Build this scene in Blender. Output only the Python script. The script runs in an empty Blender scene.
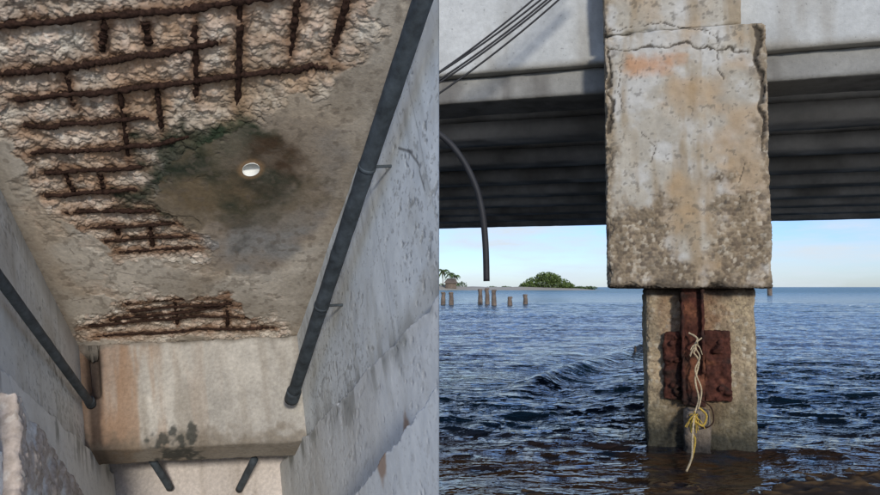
import bpy, bmesh, math, random
import numpy as np
from mathutils import Vector, Matrix
random.seed(3); rng=np.random.default_rng(5)
SC=bpy.context.scene
PITCH=math.atan(39.5/700); CP,SP=math.cos(PITCH),math.sin(PITCH); EYE=1.8
# ------------------------------------------------------------------ helpers
def hsh(x,y,z,s):
    h=(x.astype(np.int64)*374761393+y.astype(np.int64)*668265263+z.astype(np.int64)*2147483647+s*974634777)&0xffffffff
    h=((h^(h>>13))*1274126177)&0xffffffff
    h=((h^(h>>16))*2246822519)&0xffffffff
    return ((h^(h>>15))&0xffffff)/float(0xffffff)
def vn(x,y,z,s=0):
    xi,yi,zi=np.floor(x),np.floor(y),np.floor(z); fx,fy,fz=x-xi,y-yi,z-zi
    fx=fx*fx*(3-2*fx);fy=fy*fy*(3-2*fy);fz=fz*fz*(3-2*fz); r=0
    for a in (0,1):
        for b in (0,1):
            for c in (0,1):
                r=r+hsh(xi+a,yi+b,zi+c,s)*(fx if a else 1-fx)*(fy if b else 1-fy)*(fz if c else 1-fz)
    return r
def fbm(x,y,z=None,sc=1.,o=4,s=0):
    x=np.asarray(x,float);y=np.asarray(y,float)
    z=np.zeros_like(x)+.37 if z is None else np.asarray(z,float)
    t=0;a=.5;n=0;f=sc
    for i in range(o):
        t=t+a*vn(x*f,y*f,z*f,s+i*17);n+=a;a*=.5;f*=2.03
    return t/n
def worley(x,y,s=0):
    xi,yi=np.floor(x),np.floor(y); f1=np.full(x.shape,9.);f2=np.full(x.shape,9.);idr=np.zeros(x.shape)
    for a in (-1,0,1):
        for b in (-1,0,1):
            cx,cy=xi+a,yi+b; z=np.zeros_like(cx)
            px=cx+.1+.8*hsh(cx,cy,z,s);py=cy+.1+.8*hsh(cx,cy,z,s+7)
            d=np.hypot(px-x,py-y); r=hsh(cx,cy,z,s+13)
            idr=np.where(d<f1,r,idr); f2=np.where(d<f1,f1,np.minimum(f2,d)); f1=np.minimum(f1,d)
    return f1,f2,idr
def ss(a,b,x):
    t=np.clip((x-a)/(b-a),0,1); return t*t*(3-2*t)
def mix(c,d,t): return c*(1-t[...,None])+np.array(d)*t[...,None]
def pdist(x,y,pts):
    d=np.full(np.shape(x),1e9)
    for (ax,ay),(bx,by) in zip(pts[:-1],pts[1:]):
        vx,vy=bx-ax,by-ay; t=np.clip(((x-ax)*vx+(y-ay)*vy)/(vx*vx+vy*vy+1e-12),0,1)
        d=np.minimum(d,np.hypot(x-ax-t*vx,y-ay-t*vy))
    return d
def inside(x,y,poly):
    c=np.zeros(np.shape(x),bool); n=len(poly)
    for i in range(n):
        (ax,ay),(bx,by)=poly[i],poly[(i+1)%n]
        if ay==by: continue
        c^=((ay>y)!=(by>y))&(x<(bx-ax)*(y-ay)/(by-ay)+ax)
    return c
def sdist(x,y,poly):
    d=pdist(x,y,list(poly)+[poly[0]]); return np.where(inside(x,y,poly),d,-d)
def empty(name):
    e=bpy.data.objects.new(name,None); SC.collection.objects.link(e); return e
def addmesh(name,V,F,mat,col=None,parent=None,smooth=True):
    me=bpy.data.meshes.new(name)
    V=np.asarray(V,np.float32); F=np.asarray(F,np.int32)
    k=F.shape[1]
    me.vertices.add(len(V)); me.vertices.foreach_set('co',V.ravel())
    me.loops.add(F.size); me.loops.foreach_set('vertex_index',F.ravel())
    me.polygons.add(len(F)); me.polygons.foreach_set('loop_start',np.arange(len(F),dtype=np.int32)*k)
    me.polygons.foreach_set('loop_total',np.full(len(F),k,np.int32))
    me.update(calc_edges=True)
    if smooth: me.polygons.foreach_set('use_smooth',np.ones(len(F),bool))
    if col is not None:
        a=me.color_attributes.new('Col','FLOAT_COLOR','POINT')
        c=np.ones((len(V),4),np.float32); c[:,:3]=np.clip(col,0.002,1); a.data.foreach_set('color',c.ravel())
    me.materials.append(mat); me.validate()
    o=bpy.data.objects.new(name,me); SC.collection.objects.link(o)
    if parent: o.parent=parent
    return o
def gridfaces(n,m,keep=None,flip=False):
    i=np.arange(n*m).reshape(n,m)
    F=np.stack([i[:-1,:-1],i[1:,:-1],i[1:,1:],i[:-1,1:]],-1)
    if flip: F=F[...,::-1]
    F=F.reshape(-1,4)
    if keep is not None: F=F[keep.ravel()]
    return F
def gridmesh(name,P,col,mat,parent=None,keep=None,clip=False,flip=False):
    n,m=P.shape[:2]; k=np.ones((n-1,m-1),bool) if keep is None else keep
    if clip:
        out=P[...,0]>-.003
        allout=out[:-1,:-1]&out[1:,:-1]&out[1:,1:]&out[:-1,1:]
        k=k&~allout; P=P.copy(); P[...,0]=np.minimum(P[...,0],-.003)
    return addmesh(name,P.reshape(-1,3),gridfaces(n,m,k,flip),mat,col.reshape(-1,3),parent)
# ------------------------------------------------------------------ materials
def nodes(name):
    m=bpy.data.materials.new(name); m.use_nodes=True; nt=m.node_tree
    return m,nt,nt.nodes['Principled BSDF']
def N(nt,t,**k):
    n=nt.nodes.new(t)
    for a,b in k.items(): setattr(n,a,b)
    return n
def surf(name,rough=.9,scale=40,amp=.35,bump=.4,bscale=60,bdist=.004,base=None,speck=.0,spec=.3,metal=0,sth=.62):
    m,nt,b=nodes(name); L=nt.links
    if base is None:
        c=N(nt,'ShaderNodeVertexColor',layer_name='Col').outputs[0]
    else:
        r=N(nt,'ShaderNodeRGB'); r.outputs[0].default_value=(*base,1); c=r.outputs[0]
    tc=N(nt,'ShaderNodeTexCoord')
    n1=N(nt,'ShaderNodeTexNoise'); n1.inputs['Scale'].default_value=scale; n1.inputs['Detail'].default_value=5; n1.inputs['Roughness'].default_value=.65
    L.new(tc.outputs['Object'],n1.inputs['Vector'])
    mr=N(nt,'ShaderNodeMapRange'); mr.inputs[1].default_value=.3; mr.inputs[2].default_value=.7; mr.inputs[3].default_value=1-amp; mr.inputs[4].default_value=1+amp*.7
    L.new(n1.outputs[0],mr.inputs[0])
    mx=N(nt,'ShaderNodeVectorMath',operation='SCALE'); L.new(c,mx.inputs[0]); L.new(mr.outputs[0],mx.inputs['Scale'])
    outc=mx.outputs[0]
    if speck:
        v=N(nt,'ShaderNodeTexNoise'); v.inputs['Scale'].default_value=scale*2.2; v.inputs['Detail'].default_value=2
        L.new(tc.outputs['Object'],v.inputs['Vector'])
        m2=N(nt,'ShaderNodeMapRange'); m2.inputs[1].default_value=sth; m2.inputs[2].default_value=sth+.07; m2.inputs[3].default_value=1; m2.inputs[4].default_value=1-speck
        L.new(v.outputs[0],m2.inputs[0])
        m3=N(nt,'ShaderNodeVectorMath',operation='SCALE'); L.new(outc,m3.inputs[0]); L.new(m2.outputs[0],m3.inputs['Scale']); outc=m3.outputs[0]
    L.new(outc,b.inputs['Base Color'])
    b.inputs['Roughness'].default_value=rough; b.inputs['Metallic'].default_value=metal
    b.inputs['Specular IOR Level'].default_value=spec
    n2=N(nt,'ShaderNodeTexNoise'); n2.inputs['Scale'].default_value=bscale; n2.inputs['Detail'].default_value=5; n2.inputs['Roughness'].default_value=.7
    L.new(tc.outputs['Object'],n2.inputs['Vector'])
    bp=N(nt,'ShaderNodeBump'); bp.inputs['Strength'].default_value=bump; bp.inputs['Distance'].default_value=bdist
    L.new(n2.outputs[0],bp.inputs['Height']); L.new(bp.outputs[0],b.inputs['Normal'])
    return m
M_CEIL=surf('ceiling_concrete',scale=45,amp=.22,bump=.6,bscale=80,bdist=.005)
M_WALL=surf('painted_concrete',scale=20,amp=.06,bump=.3,bscale=40,bdist=.003,speck=.3,sth=.70)
M_PIER=surf('pier_concrete',scale=12,amp=.13,bump=.5,bscale=30,bdist=.010,speck=.3,sth=.67)
M_AGG=surf('aggregate_concrete',scale=22,amp=.35,bump=.9,bscale=28,bdist=.02,speck=.45)
M_GIRD=surf('girder_concrete',scale=1.5,amp=.3,bump=.4,bscale=8,bdist=.02)
M_RUST=surf('rusted_bar',scale=60,amp=.7,bump=1,bscale=120,bdist=.004,base=(.040,.022,.016),rough=.95,spec=.1)
M_PLATE=surf('rusted_plate',scale=9,amp=.8,bump=1,bscale=25,bdist=.02,base=(.085,.032,.022),rough=.9,spec=.2)
M_PIPE=surf('pipe_paint',scale=14,amp=.6,bump=.5,bscale=40,bdist=.003,base=(.050,.062,.072),rough=.7)
M_HOLELIGHT=surf('hole_daylight_white',scale=20,amp=.1,bump=.1,base=(.86,.85,.78),rough=.5)  # near-white colour paints in the daylight of the ceiling hole
M_BLACK=surf('black_rubber',scale=8,amp=.3,bump=.3,base=(.02,.02,.022),rough=.6)
M_ROPE=surf('rope_fibre',scale=60,amp=.5,bump=1,bscale=90,bdist=.004,base=(.44,.35,.22))
M_ROPEY=surf('yellow_rope_fibre',scale=60,amp=.5,bump=1,bscale=90,bdist=.004,base=(.43,.29,.05))
M_WOOD=surf('weathered_pile',scale=2,amp=.5,bump=.6,base=(.17,.13,.10))
M_SAND=surf('shore_sand',scale=3,amp=.3,bump=.5,bscale=12,bdist=.02)
M_RV=surf('rust_scale',scale=25,amp=.5,bump=1,bscale=45,bdist=.01,rough=.9,spec=.2)
# ------------------------------------------------------------------ left: tapering, sloping span bay
W=1.408
O=np.array([-2.327,-.627,-4.5]);A=np.array([1,.046,0])
def toworld(c):
    x,y,f=c[...,0],c[...,1],-c[...,2]
    return np.stack([x,f*CP-y*SP,f*SP+y*CP+EYE],-1)
def bay(u,v,w):
    u,v,w=[np.asarray(q,float) for q in np.broadcast_arrays(u,v,w)]; t=u/W
    x=O[0]+u+v*(.126+.228*t)+w*(.287-.108*t)
    y=O[1]+.046*u+v*.643-w*.90
    z=O[2]+v*.766+w*.43
    return toworld(np.stack([x,y,z],-1))
def survey(fn,x,y,p=(.5,.5)):
    """find the point (a,b) of a surface fn(a,b) seen along a sight line of the photo survey"""
    r=np.array([(x-440)/700,(247.5-y)/700,-1.]); r=toworld(r)-np.array([0,0,EYE]); p=np.array([*p,3.])
    f=lambda p: fn(p[0],p[1])-np.array([0,0,EYE])-p[2]*r
    for i in range(12):
        f0=f(p); J=np.stack([(f(p+d)-f0)/1e-5 for d in np.eye(3)*1e-5],1); p=p-np.linalg.solve(J,f0)
    return float(p[0]),float(p[1])
def cu(x,y,w=0): return survey(lambda a,b:bay(a,b,w),x,y)
def wl(x,y,u): return survey(lambda a,b:bay(u,a,b),x,y)
def ew(x,y,v): return survey(lambda a,b:bay(a,v,b),x,y)
span=empty('bridge_span_underside')
T=[[(-10,30),(155,14),(300,-4)],[(-10,78),(60,71),(120,62),(222,45)],[(15,103),(150,90),(270,75),(338,68)],[(25,130),(60,127),(150,121)],[(30,155),(120,150),(190,140)],[(45,175),(145,170)],[(45,197),(140,192)],[(65,214),(175,212)],[(80,229),(180,226)],[(105,242),(200,238)],[(118,253),(207,249)],[(125,305),(225,298)],[(130,313),(240,305)],[(75,330),(200,318),(250,320)],[(110,322),(245,307)],[(95,338),(200,331),(275,330)]]
Lb=[[(105,25),(103,55)],[(145,25),(150,50)],[(195,12),(197,105)],[(241,8),(238,112)],[(299,-5),(290,68)],[(350,-5),(333,58)],[(65,72),(75,112)],[(120,95),(130,168)],[(157,92),(163,138)],[(65,175),(75,197)],[(100,176),(104,194)],[(115,228),(120,240)],[(150,228),(153,250)],[(228,290),(228,330)],[(175,300),(178,330)]]
Tuv=[[cu(*p) for p in l] for l in T]; Luv=[[cu(*p) for p in l] for l in Lb]
S1=[cu(*p) for p in [(-30,-30),(405,-30),(388,30),(350,85),(250,128),(205,155),(160,165),(150,200),(195,228),(212,245),(207,262),(118,260),(85,235),(48,210),(22,185),(2,150),(-30,105)]]
S2=[cu(*p) for p in [(120,298),(235,292),(255,312),(290,326),(285,340),(72,343),(72,326)]]
G1=[cu(*p) for p in [(260,108),(330,110),(352,160),(330,220),(270,276),(215,270),(205,235),(200,205),(215,150)]]
step=.0038; VT=2.62
uu,vv=np.meshgrid(np.arange(-.01,W+.02,step),np.arange(-.03,VT,step),indexing='ij')
U=uu*(1+.16*vv)
nz=fbm(U,vv,sc=9,o=5,s=1)-.5; nz2=fbm(U,vv,sc=3,o=4,s=5)-.5; nz3=fbm(U,vv,sc=38,o=4,s=6)-.5
sd0=np.maximum(sdist(uu,vv,S1),sdist(uu,vv,S2))
sd=sd0+nz*.22+nz2*.14+nz3*.03
gs=sdist(uu,vv,G1)+nz*.16+nz2*.1
worn=ss(.575,.61,fbm(U,vv,sc=7,o=6,s=301)+ss(-.32,.02,sd0)*.10-.04)*ss(-.34,-.05,sd0)*ss(.03,-.04,gs)
spall=ss(-.004,.014,sd); deep=ss(.0,.16,sd)
wx=fbm(U,vv,sc=14,o=3,s=91)-.5; wy=fbm(U,vv,sc=14,o=3,s=92)-.5
f1,f2,idr=worley(U*24+wx*1.6,vv*24+wy*1.6,3); g1,g2,idg=worley(U*55+wx*2,vv*55+wy*2,9)
gap=ss(.0,.16,f2-f1); st2=ss(0,.3,g2-g1)
bard=np.full(uu.shape,9.)
for l in Tuv: bard=np.minimum(bard,pdist(uu,vv,l))
blong=np.full(uu.shape,9.)
for l in Luv: blong=np.minimum(blong,pdist(uu,vv,l))
bd=np.minimum(bard,blong)
bump=(idr*.010+(1-f1)*.006*gap)+nz3*.022+nz*.028+st2*.003
wdisp=-(spall*(.012+.020*deep)) + spall*bump - (fbm(U,vv,sc=4,o=3,s=8)-.5)*.008*(1-spall) - worn*(1-spall)*(.003+nz3*.01)
wdisp=np.where(spall>.5,np.minimum(wdisp,.002),wdisp)
col=np.ones(uu.shape+(3,))*np.array([.53,.475,.40])
big=fbm(U,vv,sc=2.2,o=5,s=21); fine=fbm(U,vv,sc=25,o=4,s=23)
col*= (.74+.52*big)[...,None]*(.84+.32*fine)[...,None]
agg=np.ones_like(col)*np.array([.71,.635,.53])
agg=mix(agg,[.72,.55,.44],ss(.55,.9,idr)*.6); agg=mix(agg,[.48,.43,.36],ss(.35,.0,idr)*.8); agg=mix(agg,[.82,.77,.68],ss(.85,.95,idg)*.6)
agg*=(.76+.24*gap)[...,None]*(.88+.12*st2)[...,None]*(.74+.52*fine)[...,None]*(1+nz3*.5)[...,None]
agg=mix(agg,[.28,.20,.135],ss(.48,.66,fbm(U,vv,sc=7,o=5,s=31))*.6)
agg=mix(agg,[.13,.10,.08],ss(.60,.68,fbm(U,vv,sc=26,o=3,s=33))*.6)
agg=mix(agg,[.58,.36,.21],ss(.52,.70,fbm(U,vv,sc=4,o=4,s=36))*.5)
wm=worn*(1-spall)*.55; col=col*(1-wm[...,None])+agg*.92*wm[...,None]
col=col*(1-spall[...,None])+agg*spall[...,None]
col=mix(col,[.22,.17,.12],np.exp(-(sd/.004)**2)*.3)
col=mix(col,[.10,.055,.035],ss(.036,.010,bd+nz*.05)*spall*.85)
col=mix(col,[.32,.185,.105],ss(.10,.02,bd+nz*.12)*spall*.5)
col=mix(col,[.24,.24,.235],ss(-.04,.06,gs)*.85)
hu,hv=cu(251,169)
def ell(px,py,rx,ry,k=.35):
    cx,cy=cu(px,py); ax=abs(cu(px+rx,py)[0]-cx); ay=abs(cu(px,py+ry)[1]-cy)
    return np.hypot((uu-cx)/ax,(vv-cy)/ay)+nz*k*2+nz2*k
mot=ss(.35,.65,fbm(U,vv,sc=18,o=5,s=71))
col=mix(col,[.34,.25,.155],ss(1.4,.3,ell(262,158,110,72))*.6)
col=mix(col,[.022,.032,.018],ss(1.35,.8,ell(196,178,62,40,1.0))*(.86+.13*mot))
col=mix(col,[.026,.040,.020],ss(1.3,.6,ell(236,138,32,19,1.1))*(.76+.23*mot))
col=mix(col,[.075,.045,.025],ss(1.25,.5,ell(270,172,38,30,.8))*(.7+.27*mot))
col=mix(col,[.045,.05,.032],ss(1.2,.6,ell(250,203,66,27,1.2))*(.5+.42*mot))
col=mix(col,[.10,.095,.085],ss(1.1,.6,ell(252,238,44,16,1.5))*(.2+.5*mot))
col=mix(col,[.38,.26,.15],ss(.50,.70,fbm(U,vv,sc=2.6,o=5,s=144))*(1-spall)*.4)
col=mix(col,[.25,.21,.16],ss(.48,.66,fbm(U,vv,sc=3.5,o=5,s=44))*(1-spall)*.45)
col=mix(col,[.15,.12,.09],ss(.62,.68,fbm(U,vv,sc=30,o=3,s=244))*(1-spall)*.45)
for cr in ([(30,215),(60,240),(85,262),(120,270),(185,281)],[(70,300),(95,296),(120,290)],[(215,285),(260,282),(300,270)]):
    d=pdist(uu+nz*.05,vv+nz2*.08,[cu(*p) for p in cr]); col=mix(col,[.15,.12,.10],ss(.005,.001,d)*.7*ss(.3,.6,mot))
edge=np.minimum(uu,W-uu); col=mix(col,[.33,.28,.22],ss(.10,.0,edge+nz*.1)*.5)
r=np.hypot((uu-hu)*(1+.16*hv),vv-hv)
hole=r+nz*.008
col=mix(col,[.30,.19,.10],ss(.078,.046,hole)*.9)
P=bay(uu,vv,wdisp)
rf=.25*(hole[:-1,:-1]+hole[1:,:-1]+hole[1:,1:]+hole[:-1,1:])
gridmesh('ceiling',P,col,M_CEIL,span,keep=rf>.042,clip=True)
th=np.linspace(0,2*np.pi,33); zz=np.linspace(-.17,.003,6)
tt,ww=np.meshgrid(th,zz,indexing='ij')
gridmesh('hole_daylight_tube',bay(hu+np.cos(tt)*.042/(1+.16*hv),hv+np.sin(tt)*.042-ww*.9,ww),np.ones(tt.shape+(3,))*np.array([.8,.8,.7]),M_HOLELIGHT,span)  # tube added so its white wall stands in for daylight through the hole
def clipx(o):
    bm=bmesh.new(); bm.from_mesh(o.data)
    r=bmesh.ops.bisect_plane(bm,geom=bm.verts[:]+bm.edges[:]+bm.faces[:],plane_co=(-.004,0,0),plane_no=(1,0,0),clear_outer=True)
    ed=[e for e in r['geom_cut'] if isinstance(e,bmesh.types.BMEdge)]
    if ed:
        try: bmesh.ops.holes_fill(bm,edges=ed,sides=0)
        except Exception: pass
    bm.to_mesh(o.data); bm.free()
CUBEF=[(0,1,3,2),(4,6,7,5),(0,4,5,1),(2,3,7,6),(0,2,6,4),(1,5,7,3)]
def baybox(name,u,v,w,mat,c=(.4,.4,.38),parent=span):
    V=np.array([[a,b,d] for a in u for b in v for d in w]); P=bay(V[:,0],V[:,1],V[:,2])
    o=addmesh(name,P,CUBEF,mat,np.ones((8,3))*np.array(c),parent,False); clipx(o); return o
V0,V1=-1.7,VT-.01
h=.07
baybox('slab_a',(-.35,hu-h),(V0,V1),(-.165,-.085),M_WALL)
baybox('slab_b',(hu+h,W+.35),(V0,V1),(-.165,-.085),M_WALL)
baybox('slab_c',(hu-h,hu+h),(V0,hv-h),(-.165,-.085),M_WALL)
baybox('slab_d',(hu-h,hu+h),(hv+h+.16,V1),(-.165,-.085),M_WALL)
baybox('girder_body_a',(-.35,-.03),(V0,V1),(-.082,2.4),M_WALL)
baybox('girder_body_b',(W+.03,W+.35),(V0,V1),(-.082,2.4),M_WALL)
def wallsheet(name,u0,sgn,base):
    k=int(u0*9)
    v,w=np.meshgrid(np.arange(V0,V1,.006),np.arange(-.03,2.3,.006),indexing='ij')
    n1=fbm(v,w,sc=7,o=5,s=3+k)-.5; n2=fbm(v,w,sc=2,o=5,s=50+k)-.5; n3=fbm(v,w,sc=22,o=4,s=150+k)-.5
    led=.655+.20*v+n1*.07+n3*.02
    low=ss(-.008,.008,w-led)
    low2=ss(-.01,.01,w-(1.36+.05*v+n1*.08))
    prot=low*.034+low2*.10+n2*.018+n1*.005
    c=np.ones(v.shape+(3,))*np.array(base)*(.82+.36*(n2+.5))[...,None]*(.94+.12*(n3+.5))[...,None]
    f=fbm(v,w*1.3,sc=24,o=4,s=71+k); f_=fbm(v,w,sc=2.0,o=3,s=77+k)
    flake=ss(.715,.75,f+(f_-.5)*.42+low*.02)
    c=mix(c,[.30,.30,.28],flake*.6); prot=prot-flake*.002
    f3=ss(.66,.69,fbm(v,w,sc=60,o=3,s=271+k)+(f_-.5)*.35); c=mix(c,[.26,.26,.25],f3*.5)
    run=fbm(v,w*.22,sc=14,o=4,s=81+k); c=mix(c,[.44,.44,.40],ss(.50,.78,run)*.4)
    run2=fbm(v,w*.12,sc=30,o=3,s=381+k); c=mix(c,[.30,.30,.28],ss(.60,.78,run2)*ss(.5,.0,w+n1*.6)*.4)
    c=mix(c,[.44,.41,.34],ss(.52,.74,fbm(v,w,sc=3,o=5,s=181+k))*.4)
    c=mix(c,[.72,.72,.70],low*.5)
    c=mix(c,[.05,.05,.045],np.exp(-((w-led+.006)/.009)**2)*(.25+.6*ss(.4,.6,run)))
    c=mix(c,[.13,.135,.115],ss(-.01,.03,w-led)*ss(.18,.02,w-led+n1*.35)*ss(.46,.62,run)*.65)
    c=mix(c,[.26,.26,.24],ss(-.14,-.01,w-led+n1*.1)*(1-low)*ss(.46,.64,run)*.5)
    for vj in (.45,1.05,1.6,2.15):
        c=mix(c,[.30,.31,.31],np.exp(-((v-vj+n1*.01)/.004)**2)*.55*(1-low))
    if sgn<0:
        for cr in ([(408,150),(420,165),(425,190)],[(398,148),(412,152)]):
            d=pdist(v+n1*.04,w+n1*.04,[wl(*p,u0) for p in cr]); c=mix(c,[.12,.12,.12],ss(.008,.002,d)*.8)
        cx,cy=wl(419,440,u0); c=mix(c,[.36,.23,.15],ss(1.2,.6,np.hypot((v-cx)/.05,(w-cy)/.13)+n1*3)*.85)
    else:
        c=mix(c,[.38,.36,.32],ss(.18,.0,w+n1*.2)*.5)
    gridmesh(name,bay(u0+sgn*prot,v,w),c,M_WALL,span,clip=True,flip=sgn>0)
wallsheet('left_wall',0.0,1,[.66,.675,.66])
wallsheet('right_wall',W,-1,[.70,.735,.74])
def dense_box(name,lo,hi,st,fn,mat,xf=None,parent=None,chip=(.01,.04),cs=6.,clip=False,seed=0):
    lo=np.array(lo,float);hi=np.array(hi,float); Vs=[];Fs=[];base=0
    for ax in range(3):
        a,b=[i for i in range(3) if i!=ax]
        ga=np.linspace(lo[a],hi[a],max(2,int((hi[a]-lo[a])/st)+1)); gb=np.linspace(lo[b],hi[b],max(2,int((hi[b]-lo[b])/st)+1))
        aa,bb=np.meshgrid(ga,gb,indexing='ij')
        for side in (0,1):
            P=np.zeros(aa.shape+(3,)); P[...,a]=aa;P[...,b]=bb;P[...,ax]=(lo,hi)[side][ax]
            fl=(side==0)^(ax==1)
            Vs.append(P.reshape(-1,3)); Fs.append(gridfaces(*aa.shape,flip=fl)+base); base+=aa.size
    V=np.concatenate(Vs);F=np.concatenate(Fs)
    n=fbm(V[:,0],V[:,1],V[:,2],sc=cs,o=4,s=seed+5)
    r=chip[0]+(chip[1]-chip[0])*ss(.42,.75,n)
    q=np.clip(V,lo+r[:,None],hi-r[:,None]); d=V-q; ln=np.linalg.norm(d,axis=1,keepdims=True)+1e-9
    ed=(np.sum(np.abs(d)>r[:,None]*.3,axis=1)>=2)
    Pn=q+d/ln*r[:,None]
    cc,dd=fn(V,ed,d/ln); Pn=Pn-(d/ln)*dd[:,None]
    Pw=Pn if xf is None else xf(Pn)
    o=addmesh(name,Pw,F,mat,cc,parent)
    bm=bmesh.new(); bm.from_mesh(o.data); bmesh.ops.remove_doubles(bm,verts=bm.verts[:],dist=1e-5); bm.to_mesh(o.data); bm.free()
    return o
bx=lambda p: bay(p[:,0],p[:,1],p[:,2])
def dia_col(V,ed,nr):
    u,v,w=V[:,0],V[:,1],V[:,2]
    a=fbm(u,w*.6,v,sc=4,o=5,s=9); run=fbm(u,w*.12,v,sc=12,o=4,s=15); b=fbm(u,w,v,sc=16,o=4,s=19)
    c=np.ones((len(V),3))*np.array([.45,.42,.37])*(.66+.68*a)[:,None]*(.82+.36*b)[:,None]
    c=mix(c,[.31,.19,.11],ss(.42,.64,run)*ss(1.1,.1,u)*.85)
    c=mix(c,[.27,.235,.19],ss(.48,.7,fbm(u,w*.15,v,sc=8,o=4,s=115))*.6)
    c=mix(c,[.27,.17,.11],ss(.50,.18,u+a*.15)*.7)
    c=mix(c,[.05,.035,.028],ss(.15,.11,u+(a-.5)*.10)*ss(.02,.06,u)*.85)
    c=mix(c,[.16,.13,.095],ss(.55,.65,w+(b-.5)*.22)*.7)
    e=np.hypot((u-.60)/.15,(w-.63)/.07)+(b-.5)*3.0; c=mix(c,[.04,.042,.036],ss(1.15,.6,e)*.88)
    c=mix(c,[.20,.18,.15],ss(.05,.0,w+(b-.5)*.06)*.75)
    dd=(a-.5)*.014+ss(.14,.10,u)*ss(.40,.30,w+(a-.5)*.3)*.10*(nr[:,1]>.5)
    return c,dd
dense_box('end_diaphragm',(-.02,-.22,.0),(W+.02,0,.665),.008,dia_col,M_CEIL,bx,span,(.006,.028),7)
def far_col(V,ed,nr):
    a=fbm(V[:,0],V[:,1],V[:,2],sc=3,o=5,s=19); run=fbm(V[:,0],V[:,1],V[:,2]*.15,sc=8,o=4,s=21)
    c=np.ones((len(V),3))*np.array([.56,.50,.45])*(.7+.6*a)[:,None]; c=mix(c,[.33,.28,.23],ss(.5,.7,run)*.6)
    return c,(a-.5)*.01
dense_box('far_diaphragm',(-.02,-.9,.0),(W+.02,-.7,2.2),.02,far_col,M_CEIL,bx,span)
baybox('far_ceiling',(-.02,W+.02),(-1.6,-.22),(-.08,.0),M_CEIL,(.42,.39,.35))
def rub_col(V,ed,nr):
    u,v,w=V.T; f1,f2,i=worley(v*42+u*36,w*44+u*21,4); a=fbm(u,v,w,sc=7,o=5,s=3); b=fbm(u,v,w,sc=26,o=4,s=8)
    c=np.ones((len(V),3))*np.array([.56,.47,.40]); c=mix(c,[.34,.28,.22],ss(.45,0,i)*.7); c=mix(c,[.70,.64,.56],ss(.8,.95,i)*.6); c*=(.5+.5*a+.5*(b-.3))[:,None]
    c=mix(c,[.62,.61,.58],ss(.50,.56,a)*.7)
    return c,-ss(0,.25,f2-f1)*.003+(a-.5)*.05+(b-.5)*.030
fu,fw=ew(66,470,1.2)
dense_box('broken_footing',(-.02,.55,fw),(fu,1.9,fw+.45),.007,rub_col,M_CEIL,bx,span,(.004,.02),14)
def tube(name,pts,rad,mat,parent=None,sides=10,noise=0,sub=1,xf=None,seed=0,caps=True,clip=False,wob=.1):
    pts=[np.array(p,float) for p in pts]; path=[]
    if sub>1:
        for a,b in zip(pts[:-1],pts[1:]):
            for i in range(sub): path.append(a+(b-a)*i/sub)
        path.append(pts[-1])
    else: path=pts
    path=np.array(path)
    if xf is not None: path=xf(path)
    n=len(path); R=np.full(n,rad) if np.isscalar(rad) else np.interp(np.linspace(0,1,n),np.linspace(0,1,len(rad)),rad)
    rg=np.random.default_rng(seed)
    V=[];prev=None
    for i in range(n):
        t=path[min(i+1,n-1)]-path[max(i-1,0)]; t/=np.linalg.norm(t)+1e-9
        if prev is None: prev=np.cross(t,[.3,.2,1.]);
        a=prev-t*np.dot(prev,t); a/=np.linalg.norm(a)+1e-9; b=np.cross(t,a); prev=a
        off=rg.normal(0,1,3)*noise*rad*wob if np.isscalar(rad) else 0
        rs=1+noise*rg.uniform(-.5,.5)
        for k in range(sides):
            an=2*math.pi*k/sides; rr=R[i]*rs*(1+noise*rg.uniform(-.3,.4))
            V.append(path[i]+off+(a*math.cos(an)+b*math.sin(an))*rr)
    F=[]
    for i in range(n-1):
        for k in range(sides):
            k2=(k+1)%sides; F.append((i*sides+k,i*sides+k2,(i+1)*sides+k2,(i+1)*sides+k))
    V=np.array(V)
    if caps:
        c0=len(V); V=np.vstack([V,path[0],path[-1]])
        for k in range(0,sides-sides%2,2):
            F.append((c0,(k+2)%sides,(k+1)%sides,k)); e=(n-1)*sides; F.append((c0+1,e+k,e+(k+1)%sides,e+(k+2)%sides))
    if clip: V[:,0]=np.minimum(V[:,0],-.003)
    return addmesh(name,V,F,mat,None,parent)
reb=empty('exposed_rebar')
def jit(l,w,seed):
    rg=np.random.default_rng(seed); out=[]
    for a,b in zip(l[:-1],l[1:]):
        for t in np.linspace(0,1,5,endpoint=False):
            out.append((a[0]+(b[0]-a[0])*t,a[1]+(b[1]-a[1])*t+rg.normal(0,.0050),w+rg.normal(0,.003)))
    out.append((*l[-1],w-.01)); return out
for i,l in enumerate(Tuv):
    lv=l[0][1]
    rad=.0125 if i in (0,2,1) else (.0105 if lv>1.2 else .0085)
    tube('transverse_bar_%d'%i,jit(l,-.013,i),rad,M_RUST,reb,8,.75,9,bx,i,clip=True)
for i,l in enumerate(Luv):
    tube('longitudinal_bar_%d'%i,jit(l,-.022,90+i),.0125 if i<6 else .010,M_RUST,reb,8,.75,6,bx,40+i,clip=True)
pu=1.30; a0=wl(292,398,pu); a1=wl(431,-25,1.34)
pp=empty('drain_pipe')
def lp(t): return (pu+(1.34-pu)*t,a0[0]+(a1[0]-a0[0])*t,a0[1]+(a1[1]-a0[1])*t)
tube('pipe_run',[lp(0),lp(1)],.036,M_PIPE,pp,24,.05,40,bx,1,clip=True)
tube('pipe_end_collar',[lp(-.005),lp(.03)],.043,M_PIPE,pp,24,0,4,bx,2)
for k in (.33,.68):
    c=lp(k)
    tube('pipe_strap',[lp(k-.003),lp(k+.003)],.039,M_PIPE,pp,24,0,3,bx,2)
    tube('strap_fixing',[c,(W+.01,c[1],c[2])],.007,M_PIPE,pp,8,0,3,bx,2,clip=True)
pl=empty('drain_pipe.001')
b0=wl(91,404,.06); b1=wl(-25,245,.06)
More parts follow.
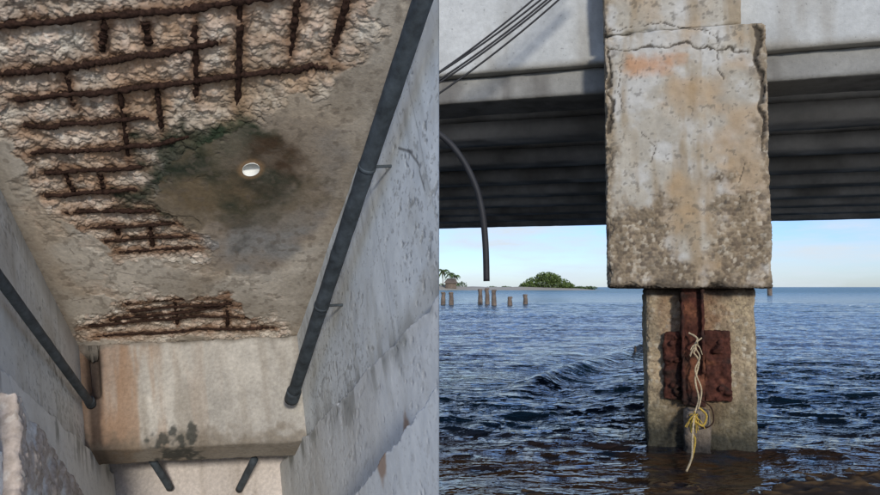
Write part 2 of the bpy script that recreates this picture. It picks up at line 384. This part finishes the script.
tube('pipe_run_b',[(.06,*b0),(.06,*b1)],.024,M_PIPE,pl,16,.05,30,bx,3)
tube('pipe_end_b',[(.06,b0[0]-.01,b0[1]),(.06,b0[0]+.05,b0[1])],.030,M_PIPE,pl,16,0,4,bx,3)
for j,(px,py,sg) in enumerate(((152,464,1),(255,464,-1))):
    p3=empty('drain_pipe.%03d'%(2+j)); q_=ew(px,py,-.30)
    tube('stub',[(q_[0],-.30,q_[1]-.03),(q_[0]+.09*sg,-.62,q_[1]+.035)],.024,M_PIPE,p3,14,.04,8,bx,4)
# ------------------------------------------------------------------ right: bridge and pier
bridge=empty('concrete_bridge')
th0=math.radians(15); bdir=np.array([-math.cos(th0),math.sin(th0),0]); fdir=np.array([math.sin(th0),math.cos(th0),0])
BO=np.array([2.7,8.0,0])
def brx(p): return BO+p[:,:1]*bdir+p[:,1:2]*fdir+np.array([0,0,1])*p[:,2:3]
def fas_col(V,ed,nr):
    a=fbm(V[:,0],V[:,1],V[:,2],sc=1.3,o=5,s=6); run=fbm(V[:,0],V[:,1],V[:,2]*.15,sc=3,o=4,s=8); zb=V[:,2].min()
    c=np.ones((len(V),3))*np.array([.47,.475,.455])*(.7+.55*a)[:,None]
    c=mix(c,[.28,.26,.22],ss(.50,.72,run)*.6); c=mix(c,[.25,.23,.19],ss(.10,.0,V[:,2]-zb+(a-.5)*.15)*.7)
    return c,(a-.5)*.02
def gird_col(V,ed,nr):
    x,y,z=V.T; a=fbm(x,y,z,sc=.8,o=4,s=6); st=fbm(x*.6,y,z*.3,sc=1.6,o=4,s=66)
    c=np.ones((len(V),3))*np.array([.60,.58,.54])*(.55+.9*a)[:,None]; c=mix(c,[.22,.20,.17],ss(.50,.68,st)*.6)
    return c,(a-.5)*.02
def g0_col(V,ed,nr):
    a=fbm(V[:,0],V[:,1],V[:,2],sc=1.6,o=5,s=16); run=fbm(V[:,0],V[:,1],V[:,2]*.2,sc=4,o=4,s=18)
    c=np.ones((len(V),3))*np.array([.25,.245,.225])*(.65+.7*a)[:,None]; c=mix(c,[.10,.09,.08],ss(.5,.75,run)*.6)
    return c,(a-.5)*.03
dense_box('edge_slab',(-9,0,4.46),(14,1.1,5.6),.05,fas_col,M_PIER,brx,bridge,(.015,.06),3)
dense_box('edge_girder',(-9,.13,4.14),(14,.9,4.459),.05,g0_col,M_PIER,brx,bridge,(.015,.07),3)
for k in range(1,9):
    y=2.25*k
    g=empty('girder_%d'%k); g.parent=bridge
    dense_box('girder_foot',(-14,y,4.14),(26,y+.75,4.40),.2,gird_col,M_GIRD,brx,g,(.02,.05),2)
    dense_box('girder_web',(-14,y+.18,4.401),(26,y+.57,5.05),.3,gird_col,M_GIRD,brx,g,(.0,.01),2)
dense_box('deck_slab',(-14,1.11,5.06),(26,20,5.5),.6,gird_col,M_GIRD,brx,bridge,(.0,.01),2)
dense_box('cross_beam',(-.75,1.3,3.5),(.35,19.5,4.13),.15,gird_col,M_GIRD,brx,bridge,(.02,.05),2)
for k in (1,2,3):
    dense_box('rear_column',(-.85,k*6.,-1.),(-.15,k*6.+.8,3.49),.12,gird_col,M_GIRD,brx,bridge,(.02,.05),2)
pier=empty('bridge_pier')
X0,X1,ZB=1.837,3.543,1.785
pc,ps=math.cos(math.radians(14)),math.sin(math.radians(14))
def prx(p):
    p=np.atleast_2d(np.asarray(p,float)); x,y=p[:,0]-2.7,p[:,1]-7.6
    return np.stack([2.7+x*pc+y*ps,7.6-x*ps+y*pc,p[:,2]],1)
def px2(x,y): return survey(lambda a,b: prx([(a,7.6,b)])[0],x,y,(2.7,3.))
CRK=[([px2(*p) for p in cr],wd) for cr,wd in (([(609,50),(612,70),(607,84),(613,100),(608,132)],.026),([(606,46),(625,52),(648,47),(690,45),(715,50),(748,52)],.013),([(609,28),(640,26),(665,22),(690,29),(708,31),(720,45),(717,60),(722,82)],.008),([(754,18),(758,40),(755,60),(763,80),(760,110),(766,125),(765,150)],.030),([(622,60),(619,80),(621,110)],.006),([(640,130),(655,145),(650,165)],.005),([(745,160),(738,185),(742,210)],.005))]
def cap_col(V,ed,nr):
    x,y,z=V.T; a=fbm(x,y,z,sc=2.2,o=5,s=2); b=fbm(x,y,z,sc=7,o=5,s=12); run=fbm(x,y,z*.15,sc=5,o=4,s=14); fn_=fbm(x,y,z,sc=22,o=3,s=41); g=fbm(x,y,z,sc=3.3,o=5,s=61); w1=fbm(x,y,z,sc=12,o=4,s=261)-.5
    f1,f2,i=worley(x*26+y*9+b*3,z*26+y*13+a*3,5)
    c=np.ones((len(V),3))*np.array([.385,.35,.285])*(.66+.60*a)[:,None]*(.86+.28*fn_)[:,None]
    c=mix(c,[.50,.495,.47],ss(.43,.66,g+(b-.5)*.4)*.6)
    c=mix(c,[.27,.205,.125],ss(.48,.68,run)*.75)
    c=mix(c,[.36,.24,.125],ss(.48,.66,fbm(x,y,z,sc=1.5,o=5,s=77))*.65)
    ag=np.ones_like(c)*np.array([.26,.20,.13]); ag=mix(ag,[.11,.08,.055],ss(.5,.1,i)*.8); ag=mix(ag,[.44,.38,.29],ss(.78,.95,i)*.8); ag*=(.5+.85*b)[:,None]
    cx,cz=px2(638,248); m1=ss(1.2,.6,np.hypot((x-cx)/.48,(z-cz)/.58)+(b-.5)*1.8)
    cx,cz=px2(745,235); m2=ss(1.2,.6,np.hypot((x-cx)/.44,(z-cz)/.70)+(b-.5)*1.8)
    m3=ss(.46,.12,z-ZB+(b-.5)*.8)
    m4=ss(.16,.02,np.minimum(x-X0,X1-x)+(b-.5)*.32)*.9
    m=np.clip(np.maximum.reduce([m1,m2,m3,m4]),0,1)*.95; c=c*(1-m[:,None])+ag*m[:,None]
    cx,cz=px2(650,64); c=mix(c,[.42,.22,.11],ss(1.3,.2,np.hypot((x-cx)/.36,(z-cz)/.13)+(b-.5)*1.8)*.8)
    c=mix(c,[.08,.07,.055],ss(.66,.71,fn_+(a-.5)*.25)*.5)
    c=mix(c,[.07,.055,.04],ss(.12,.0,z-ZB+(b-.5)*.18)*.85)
    dd=m*((1-ss(0,.3,f2-f1))*.014)+(b-.5)*.030
    for cr,wd in CRK:
        d=pdist(x+w1*.10,z+w1*.07+(b-.5)*.08,cr)+w1*wd*1.5; t=ss(wd,wd*.4,d)*(nr[:,1]<-.3); c=mix(c,[.05,.04,.03],t*.9); dd=dd+t*wd*1.3
    return c,dd
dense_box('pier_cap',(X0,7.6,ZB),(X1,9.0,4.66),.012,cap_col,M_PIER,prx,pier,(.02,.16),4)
dense_box('top_block',(X0-.005,7.63,4.665),(3.30,8.9,5.75),.014,cap_col,M_PIER,prx,pier,(.02,.09),4,seed=3)
def colm(V,ed,nr):
    x,y,z=V.T; f1,f2,i=worley(x*26+y*9,z*26+y*13,5); a=fbm(x,y,z,sc=2.5,o=5,s=22); b=fbm(x,y,z,sc=9,o=5,s=32); run=fbm(x,y,z*.2,sc=7,o=4,s=36)
    c=np.ones((len(V),3))*np.array([.38,.30,.19])*(.62+.75*a)[:,None]; c=mix(c,[.17,.13,.09],ss(.45,.0,i)*.6); c=mix(c,[.50,.45,.35],ss(.8,.95,i)*.6)
    c=mix(c,[.15,.12,.08],ss(.48,.7,run)*.55)
    c=mix(c,[.22,.10,.045],ss(.5,.08,np.abs(x-2.78)+(b-.5)*.4)*.6)
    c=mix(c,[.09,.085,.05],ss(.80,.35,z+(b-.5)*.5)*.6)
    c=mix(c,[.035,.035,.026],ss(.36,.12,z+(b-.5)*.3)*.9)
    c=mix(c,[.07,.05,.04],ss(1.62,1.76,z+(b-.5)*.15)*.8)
    return c,(1-ss(0,.3,f2-f1))*.012+(b-.5)*.05
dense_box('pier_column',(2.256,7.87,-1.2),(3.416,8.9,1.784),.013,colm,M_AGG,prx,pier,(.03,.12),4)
mx_=lambda x: 2.44+(x-2.49)*.928
def stubc(V,ed,nr):
    x,y,z=V.T; b=fbm(x,y,z,sc=9,o=5,s=32); c=np.ones((len(V),3))*np.array([.20,.16,.12])*(.5+b)[:,None]; c=mix(c,[.04,.035,.03],ss(.25,.05,z)); return c,(b-.5)*.09
dense_box('broken_stub',(mx_(2.70),7.68,-.3),(mx_(2.98),7.86,.47),.015,stubc,M_AGG,prx,pier,(.03,.08),9)
br=empty('rusted_steel_bracket')
def rc(V,ed,nr):
    x,y,z=V.T; b=fbm(x,y,z,sc=14,o=4,s=32); a=fbm(x,y,z,sc=4,o=4,s=2)
    c=np.ones((len(V),3))*np.array([.075,.026,.017])*(.3+1.3*b)[:,None]; c=mix(c,[.22,.09,.045],ss(.56,.74,a)*.6); c=mix(c,[.02,.015,.012],ss(.5,.68,fbm(x,y,z,sc=7,o=4,s=9))*.75); return c,(b-.5)*.06
dense_box('upright_channel',(mx_(2.69),7.76,.50),(mx_(2.94),7.83,1.79),.010,rc,M_RV,prx,br,(.01,.03),12)
dense_box('channel_flange_a',(mx_(2.685),7.68,.56),(mx_(2.715),7.759,1.74),.012,rc,M_RV,prx,br,(.005,.012),12)
dense_box('channel_flange_b',(mx_(2.91),7.69,.86),(mx_(2.94),7.759,1.77),.012,rc,M_RV,prx,br,(.005,.012),12)
dense_box('plate_left',(mx_(2.49),7.79,.56),(mx_(2.684),7.86,1.30),.010,rc,M_RV,prx,br,(.01,.07),9)
dense_box('plate_right',(mx_(2.945),7.78,.55),(mx_(3.24),7.86,1.32),.010,rc,M_RV,prx,br,(.01,.07),9)
for x,z in ((2.58,1.18),(2.58,.72),(3.12,1.2),(3.12,.7)):
    tube('bolt',[(mx_(x),7.79,z),(mx_(x),7.74,z)],.028,M_PLATE,br,6,0,2,prx)
rope=empty('mooring_rope')
def strand(name,pts,rad,mat,seed):
    P=[np.array(p,float) for p in pts]; Q=[]
    for i in range(len(P)-1):
        p0,p1,p2,p3=P[max(i-1,0)],P[i],P[i+1],P[min(i+2,len(P)-1)]
        for t in np.linspace(0,1,10,endpoint=False):
            Q.append(.5*((2*p1)+(-p0+p2)*t+(2*p0-5*p1+4*p2-p3)*t*t+(-p0+3*p1-3*p2+p3)*t**3))
    Q.append(P[-1]); return tube(name,Q,rad,mat,rope,7,.3,1,prx,seed)
S_=-.055
def sh_(P): return [(a+S_,b,c) for a,b,c in P]
strand('strand_a',sh_([(2.75,7.67,1.30),(2.83,7.62,1.24),(2.78,7.60,1.12),(2.84,7.62,1.0),(2.80,7.61,.8),(2.83,7.6,.6),(2.78,7.55,.45),(2.74,7.4,.25),(2.70,7.1,.10),(2.62,6.8,.03)]),.010,M_ROPE,1)
strand('strand_b',sh_([(2.88,7.66,1.25),(2.80,7.60,1.17),(2.85,7.6,1.05),(2.80,7.6,.9),(2.86,7.6,.7),(2.82,7.56,.5)]),.008,M_ROPE,2)
strand('strand_c',sh_([(2.82,7.58,.52),(2.90,7.56,.44),(2.86,7.55,.33),(2.76,7.53,.38),(2.74,7.5,.28),(2.77,7.45,.2),(2.72,7.2,.1),(2.64,6.9,.03)]),.011,M_ROPEY,3)
strand('loop',sh_([(2.80,7.62,.62),(2.95,7.6,.52),(2.97,7.6,.36),(2.86,7.6,.30),(2.78,7.6,.45)]),.007,M_RUST,4)
for i in range(34):
    p=np.array([2.79+S_,7.55,.42]) if i<20 else np.array([2.82+S_,7.60,1.18]); d=rng.normal(0,1,3)*[.055,.03,.065]
    strand('fray_%d'%i,[p,p+d*.6+[0,-.01,0],p+d+[0,-.01,-.04]],.005,M_ROPEY if i<20 else M_ROPE,i)
cab=empty('utility_cables')
for i,(za,zb,xo) in enumerate([(3.98,4.80,0),(4.03,4.86,.02),(4.08,4.88,-.03),(3.93,4.80,.07),(4.12,4.99,0)]):
    pts=[]
    for t in np.linspace(-1.2,1.6,24):
        X=t*1.1; z=za+(zb-za)*t-.10*(t*(1-t)); pts.append((X+xo,7.35+.02*i,z))
    tube('cable_%d'%i,pts,.011,M_BLACK,cab,7)
hose=empty('hanging_hose')
P=[np.array(p) for p in [(-1.2,7.4,4.2),(-.6,7.4,3.85),(-.02,7.35,3.43),(.2,7.33,3.2),(.36,7.32,2.9),(.44,7.31,2.6),(.475,7.3,2.25),(.485,7.3,1.86)]]; Q=[]
for i in range(len(P)-1):
    p0,p1,p2,p3=P[max(i-1,0)],P[i],P[i+1],P[min(i+2,len(P)-1)]
    for t in np.linspace(0,1,8,endpoint=False): Q.append(.5*((2*p1)+(-p0+p2)*t+(2*p0-5*p1+4*p2-p3)*t*t+(-p0+3*p1-3*p2+p3)*t**3))
Q.append(P[-1]); tube('hose_length',Q,.034,M_BLACK,hose,12)
# ------------------------------------------------------------------ sea
def sea_mat():
    m,nt,b=nodes('sea_water'); L=nt.links
    g=N(nt,'ShaderNodeNewGeometry'); sep=N(nt,'ShaderNodeSeparateXYZ'); L.new(g.outputs['Position'],sep.inputs[0])
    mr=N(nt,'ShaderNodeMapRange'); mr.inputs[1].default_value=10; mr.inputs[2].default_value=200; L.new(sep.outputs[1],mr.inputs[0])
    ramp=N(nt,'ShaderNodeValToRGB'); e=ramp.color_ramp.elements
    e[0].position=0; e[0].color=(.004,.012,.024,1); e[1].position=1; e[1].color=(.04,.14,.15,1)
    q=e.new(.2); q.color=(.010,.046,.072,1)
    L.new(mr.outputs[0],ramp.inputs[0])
    m2=N(nt,'ShaderNodeMapRange'); m2.inputs[1].default_value=9.2; m2.inputs[2].default_value=7.3; L.new(sep.outputs[1],m2.inputs[0])
    n=N(nt,'ShaderNodeTexNoise'); n.inputs['Scale'].default_value=2.5; n.inputs['Detail'].default_value=6; L.new(g.outputs['Position'],n.inputs['Vector'])
    ad=N(nt,'ShaderNodeMath',operation='MULTIPLY'); L.new(m2.outputs[0],ad.inputs[0]); 
    m3=N(nt,'ShaderNodeMapRange'); m3.inputs[1].default_value=.30; m3.inputs[2].default_value=.5; L.new(n.outputs[0],m3.inputs[0]); L.new(m3.outputs[0],ad.inputs[1])
    mx=N(nt,'ShaderNodeMix',data_type='RGBA'); L.new(ad.outputs[0],mx.inputs['Factor']); L.new(ramp.outputs[0],mx.inputs[6]); mx.inputs[7].default_value=(.036,.019,.009,1)
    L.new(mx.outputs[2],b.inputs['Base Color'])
    rr=N(nt,'ShaderNodeMapRange'); rr.inputs[1].default_value=15; rr.inputs[2].default_value=250; rr.inputs[3].default_value=.05; rr.inputs[4].default_value=.3; L.new(sep.outputs[1],rr.inputs[0]); L.new(rr.outputs[0],b.inputs['Roughness'])
    b.inputs['IOR'].default_value=1.33
    prev=None
    for sc,dt,ds,sx in ((5,3,.045,1.0),(1.3,4,.16,1.0),(.22,5,1.3,1.0)):
        mp=N(nt,'ShaderNodeMapping'); mp.inputs['Scale'].default_value=(.5,1.2,1); mp.inputs['Rotation'].default_value=(0,0,math.radians(-18)); L.new(g.outputs['Position'],mp.inputs['Vector'])
        n=N(nt,'ShaderNodeTexNoise'); n.inputs['Scale'].default_value=sc; n.inputs['Detail'].default_value=dt; n.inputs['Roughness'].default_value=.6; n.inputs['Distortion'].default_value=.5; L.new(mp.outputs[0],n.inputs['Vector'])
        bp=N(nt,'ShaderNodeBump'); bp.inputs['Strength'].default_value=1; bp.inputs['Distance'].default_value=ds; L.new(n.outputs[0],bp.inputs['Height'])
        if ds>.5:
            f=N(nt,'ShaderNodeMapRange'); f.inputs[1].default_value=18; f.inputs[2].default_value=60; L.new(sep.outputs[1],f.inputs[0]); L.new(f.outputs[0],bp.inputs['Strength'])
        if prev: L.new(prev.outputs[0],bp.inputs['Normal'])
        prev=bp
    L.new(prev.outputs[0],b.inputs['Normal'])
    return m
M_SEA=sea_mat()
def wave(x,y):
    def ridged(sx,sy,sc,s,rot,o=4):
        c,sn=math.cos(rot),math.sin(rot); X=(x*c+y*sn)*sx;Y=(-x*sn+y*c)*sy
        wx=fbm(x,y,sc=.7,o=2,s=s+3)-.5
        return 1-np.abs(2*fbm(X+wx,Y+wx,sc=sc,o=o,s=s)-1)*2
    gust=.55+.9*fbm(x,y,sc=.22,o=3,s=400)
    calm=1-.6*np.exp(-((pdist(x,y,[(-4,13),(2.5,16.5),(6,24)])-.9)/1.1)**2)
    z=(.050*ridged(.42,1,1.0,100,.25,3)+.030*ridged(.6,1,2.6,120,-.2,3)+.016*np.sin(y*2.2+x*.6+3*fbm(x,y,sc=.4,o=2,s=5))-.05)*gust*calm
    d=pdist(x+.35*(fbm(x,y,sc=1.,o=3,s=9)-.5),y+.35*(fbm(x,y,sc=1.3,o=3,s=19)-.5),[(1.0,11.9),(3.2,15.8),(6.2,21.5),(7,23)])
    amp=ss(.8,2.2,x)*.15*(.4+.8*fbm(x,y,sc=1.2,o=2,s=29))
    z=z+amp*np.exp(-(d/.30)**2)-.06*ss(.8,2.2,x)*np.exp(-((d-.7)/.4)**2)
    return z*(.6+.4*ss(6,10,y))*ss(3,4,y)*ss(90,70,y)
sea=empty('sea')
def tile(name,xa,xb,ya,yb,st,zo=0):
    x,y=np.meshgrid(np.arange(xa,xb,st),np.arange(ya,yb,st),indexing='ij'); z=wave(x,y)*ss(0,2,x+12)*ss(0,4,110-x)+zo
    addmesh(name,np.stack([x,y,z],-1).reshape(-1,3),gridfaces(*x.shape),M_SEA,None,sea)
tile('near_water',-3,18,3,19,.04)
tile('mid_water_a',-12,-3+.05,3,19,.12); tile('mid_water_b',18-.05,40,3,19,.15); tile('mid_water_c',-12,40,19-.05,45,.12)
tile('mid_water_d',40-.1,110,19-.05,90,.5); tile('mid_water_e',-12,40,45-.1,90,.25); tile('mid_water_f',40-.1,110,3,19,.5)
R=9000.
def quad(name,a,b,c,d,mat,par): 
    V=[(a,c,0),(b,c,0),(b,d,0),(a,d,0)]; return addmesh(name,V,[(0,1,2,3)],mat,None,par,False)
quad('open_water_a',-R,R,89.8,R,M_SEA,sea); quad('open_water_b',-R,-12,-R,89.8,M_SEA,sea); quad('open_water_c',109.5,R,-R,89.8,M_SEA,sea); quad('open_water_d',-12,109.5,-R,3,M_SEA,sea)
x2,y2=np.meshgrid(np.arange(-14,22,.05),np.concatenate([np.arange(-25,4,.3),np.arange(4,8.4,.03)]),indexing='ij')
n=fbm(x2,y2,sc=1.2,o=5,s=61); n2=fbm(x2,y2,sc=9,o=5,s=66); f1,f2,i_=worley(x2*5,y2*5,8)
side=ss(2.5,6,x2)*.05
zz=np.interp(y2,[-25,0,3.5,5.8,6.6,7.4,8.4],[.9,.5,.14,.02,-.025,-.10,-.4])+side*ss(8,6.5,y2)+(n-.5)*.14+(n2-.5)*.08+ss(.35,.1,f1)*i_*.03
c=np.ones(x2.shape+(3,))*np.array([.64,.58,.47])*(.8+.4*n)[...,None]  # pale unseen sand near and behind the camera, added to bounce light upward
c=mix(c,[.022,.013,.008],ss(4.6,5.4,y2+(n-.5)*1)); c=mix(c,[.14,.08,.03],ss(.50,.66,n2)*ss(4.6,5.4,y2)*.75)
gridmesh('seabed_with_bounce_sand',np.stack([x2,y2,zz],-1),c,M_SAND,None)
# ------------------------------------------------------------------ distance
xs3=np.linspace(-160,110,160); ys3=np.linspace(375,430,14)
x3,y3=np.meshgrid(xs3,ys3,indexing='ij'); e=ss(0,.4,(y3-375)/55)*ss(0,.3,(430-y3)/55)*ss(105,50,x3)
gridmesh('sand_spit',np.stack([x3,y3,-.3+e*2.4*(.6+.8*fbm(x3,y3,sc=.05,o=4))],-1),np.ones(x3.shape+(3,))*np.array([.42,.38,.31]),M_SAND,None)
def leafmat():
    m,nt,b=nodes('leaves'); L=nt.links
    c=N(nt,'ShaderNodeVertexColor',layer_name='Col'); L.new(c.outputs[0],b.inputs['Base Color']); b.inputs['Roughness'].default_value=.6; return m
M_LEAF=leafmat()
def foliage(name,blobs,n,size,col,parent,seed):
    rg=np.random.default_rng(seed); V=[];F=[];Cc=[]
    for (cx,cy,cz,rx,ry,rz) in blobs:
        for i in range(n):
            d=rg.normal(size=3); d/=np.linalg.norm(d); rr=rg.uniform(.55,1.06)
            p=np.array([cx,cy,cz])+d*rr*np.array([rx,ry,rz])
            if p[2]<.2: p[2]=.2+rg.uniform(0,.5)
            a=rg.normal(size=3);a/=np.linalg.norm(a);b=np.cross(a,rg.normal(size=3));b/=np.linalg.norm(b)
            s=size*rg.uniform(.6,1.3); k=len(V); V+=[p-a*s,p+b*s*.6,p+a*s,p-b*s*.6]; F.append((k,k+1,k+2,k+3))
            cc=np.array(col)*rg.uniform(.5,1.5)*(.6+.5*(d[2]*.5+.5)); Cc+=[cc]*4
    return addmesh(name,np.array(V),F,M_LEAF,np.array(Cc),parent,False)
mg=empty('mangrove_tree')
bl=[(60,398,4.5,9,7,4.5),(54,398,3.6,7,6,3.6),(67,398,3.5,7,6,3.4),(60,396,7,6,5,3.4),(50,398,2.3,5,4,2.2),(72,398,2.2,4.5,4,2.0),(63,397,6.5,6,4,3)]
foliage('crown',bl,900,.55,(.095,.14,.03),mg,3)
for i in range(9):
    X=52+i*2; tube('root_%d'%i,[(X,398,-.3),(X*.6+24,398,4)],[.35,.15],M_WOOD,mg,6,0,4)
def palm(name,X,Y,H,seed):
    e=empty(name); rg=np.random.default_rng(seed); lean=rg.uniform(-1,1)
    tube('trunk',[(X,Y,0),(X+lean*.4,Y,H*.5),(X+lean,Y,H)],[.3,.22,.16],M_WOOD,e,7,0,5)
    V=[];F=[];Cc=[]
    for k in range(16):
        an=rg.uniform(0,6.28); up=rg.uniform(-.1,1.0); L_=H*.42; prev=None
        for t in np.linspace(0,1,9):
            r=L_*t; p=np.array([X+lean+math.cos(an)*r*.9,Y+math.sin(an)*r*.9,H+up*r-1.1*r*r/L_])
            if prev is not None:
                q=len(V); side=np.array([-math.sin(an),math.cos(an),0])*.55*math.sin(3.0*t+.1); dr=np.array([0,0,-.45])
                V+=[prev,p,p+side+dr,prev+side+dr,prev,p,p-side+dr,prev-side+dr]; F+=[(q,q+1,q+2,q+3),(q+4,q+5,q+6,q+7)]; Cc+=[np.array([.07,.11,.03])*rg.uniform(.6,1.3)]*8
            prev=p
    addmesh('fronds',np.array(V),F,M_LEAF,np.array(Cc),e,False)
for i,(X,Y,H) in enumerate([(1.5,392,11),(6,396,9.5),(9,390,8),(-6,395,12)]): palm('palm_tree'+('' if not i else '.%03d'%i),X,Y,H,i)
sh=empty('shoreline_shrubs')
foliage('leaves_mass',[(x_,400,1.5+rng.uniform(0,1.3),4,3,1.6+rng.uniform(0,1.2)) for x_ in (-30,-22,-14,-6,0,4,8,12)]+[(x_,402,1.2,4,2,1.0) for x_ in (30,38,80,86)],260,.5,(.07,.11,.035),sh,7)
hut=empty('beach_hut')
addmesh('hut_walls',[(3,386,1),(9,386,1),(9,391,1),(3,391,1),(3,386,4),(9,386,4),(9,391,4),(3,391,4)],[(0,1,5,4),(1,2,6,5),(2,3,7,6),(3,0,4,7)],M_WOOD,None,hut,False)
addmesh('hut_roof',[(2,385,3.9),(10,385,3.9),(10,392,3.9),(2,392,3.9),(4,388.5,6.6),(8,388.5,6.6)],[(0,1,5,4),(2,3,4,5)],M_WOOD,None,hut,False)
addmesh('hut_roof_hips',[(2,385,3.9),(10,385,3.9),(10,392,3.9),(2,392,3.9),(4,388.5,6.6),(8,388.5,6.6)],[(1,2,5),(3,0,4)],M_WOOD,None,hut,False)
k=0
for px,h_ in ((443,1.2),(451,1.2),(480,1.5),(487,1.6),(494,1.45),(510,.75),(525,.95)):
    D=72+rng.uniform(-4,4); X=(px-440)/700*D
    e=empty('mooring_pile'+('' if not k else '.%03d'%k)); k+=1
    tube('post',[(X,D,-.6),(X+rng.uniform(-.05,.05),D,h_*.6),(X+rng.uniform(-.08,.08),D,h_)],[.27,.25,.2,.23],M_WOOD,e,9,.0,4)
    tube('cap',[(X,D,h_-.05),(X,D,h_+.1)],[.27,.2],M_WOOD,e,9,0,2)
for px,D,h_,rd in ((769,150,2.2,.5),(634,19.5,.12,.03)):
    X=(px-440)/700*D; e=empty('mooring_pile.%03d'%k); k+=1
    tube('post',[(X,D,-.6),(X,D,h_*.6),(X,D,h_)],[rd]*3,M_WOOD,e,9,.0,4); tube('cap',[(X,D,h_-.05),(X,D,h_+.05)],[rd,rd*.6],M_WOOD,e,9,0,2)
# ------------------------------------------------------------------ light, sky, camera
EL,AZ=math.radians(17),math.radians(14)   # low hazy sun behind the camera, slightly right
sdir=Vector((math.sin(AZ)*math.cos(EL),-math.cos(AZ)*math.cos(EL),math.sin(EL)))
sun=bpy.data.lights.new('sun','SUN'); sun.energy=2.7; sun.angle=math.radians(6); sun.color=(1,.95,.87)
so=bpy.data.objects.new('sun',sun); SC.collection.objects.link(so); so.rotation_euler=sdir.to_track_quat('Z','Y').to_euler()
w=bpy.data.worlds.new('World'); SC.world=w; w.use_nodes=True; nt=w.node_tree; L=nt.links
bg=nt.nodes['Background']; bg.inputs[1].default_value=.15
sky=nt.nodes.new('ShaderNodeTexSky'); sky.sky_type='NISHITA'; sky.sun_disc=False; sky.sun_elevation=EL; sky.sun_rotation=math.atan2(sdir.x,sdir.y); sky.dust_density=.3; sky.ozone_density=2.5
tc=nt.nodes.new('ShaderNodeTexCoord'); mp=nt.nodes.new('ShaderNodeMapping'); mp.inputs['Scale'].default_value=(1,1,5.5); L.new(tc.outputs['Generated'],mp.inputs[0])
nn=nt.nodes.new('ShaderNodeTexNoise'); nn.inputs['Scale'].default_value=4.2; nn.inputs['Detail'].default_value=8; nn.inputs['Roughness'].default_value=.6; L.new(mp.outputs[0],nn.inputs['Vector'])
mr=nt.nodes.new('ShaderNodeMapRange'); mr.inputs[1].default_value=.42; mr.inputs[2].default_value=.64; L.new(nn.outputs[0],mr.inputs[0])
tint=nt.nodes.new('ShaderNodeMix'); tint.data_type='RGBA'; tint.blend_type='MULTIPLY'; tint.inputs['Factor'].default_value=1; L.new(sky.outputs[0],tint.inputs[6]); tint.inputs[7].default_value=(.68,.83,1.3,1)
mx=nt.nodes.new('ShaderNodeMix'); mx.data_type='RGBA'; L.new(mr.outputs[0],mx.inputs['Factor']); L.new(tint.outputs[2],mx.inputs[6]); mx.inputs[7].default_value=(4.7,5.3,5.9,1)
L.new(mx.outputs[2],bg.inputs[0])
cd=bpy.data.cameras.new('camera'); cam=bpy.data.objects.new('camera',cd); SC.collection.objects.link(cam)
cd.sensor_width=36; cd.lens=36*700/880; cd.clip_start=.05; cd.clip_end=30000
cam.location=(0,0,EYE); cam.rotation_euler=(math.pi/2+PITCH,0,0); SC.camera=cam
SC.view_settings.view_transform='Standard'; SC.view_settings.look='None'; SC.view_settings.exposure=0
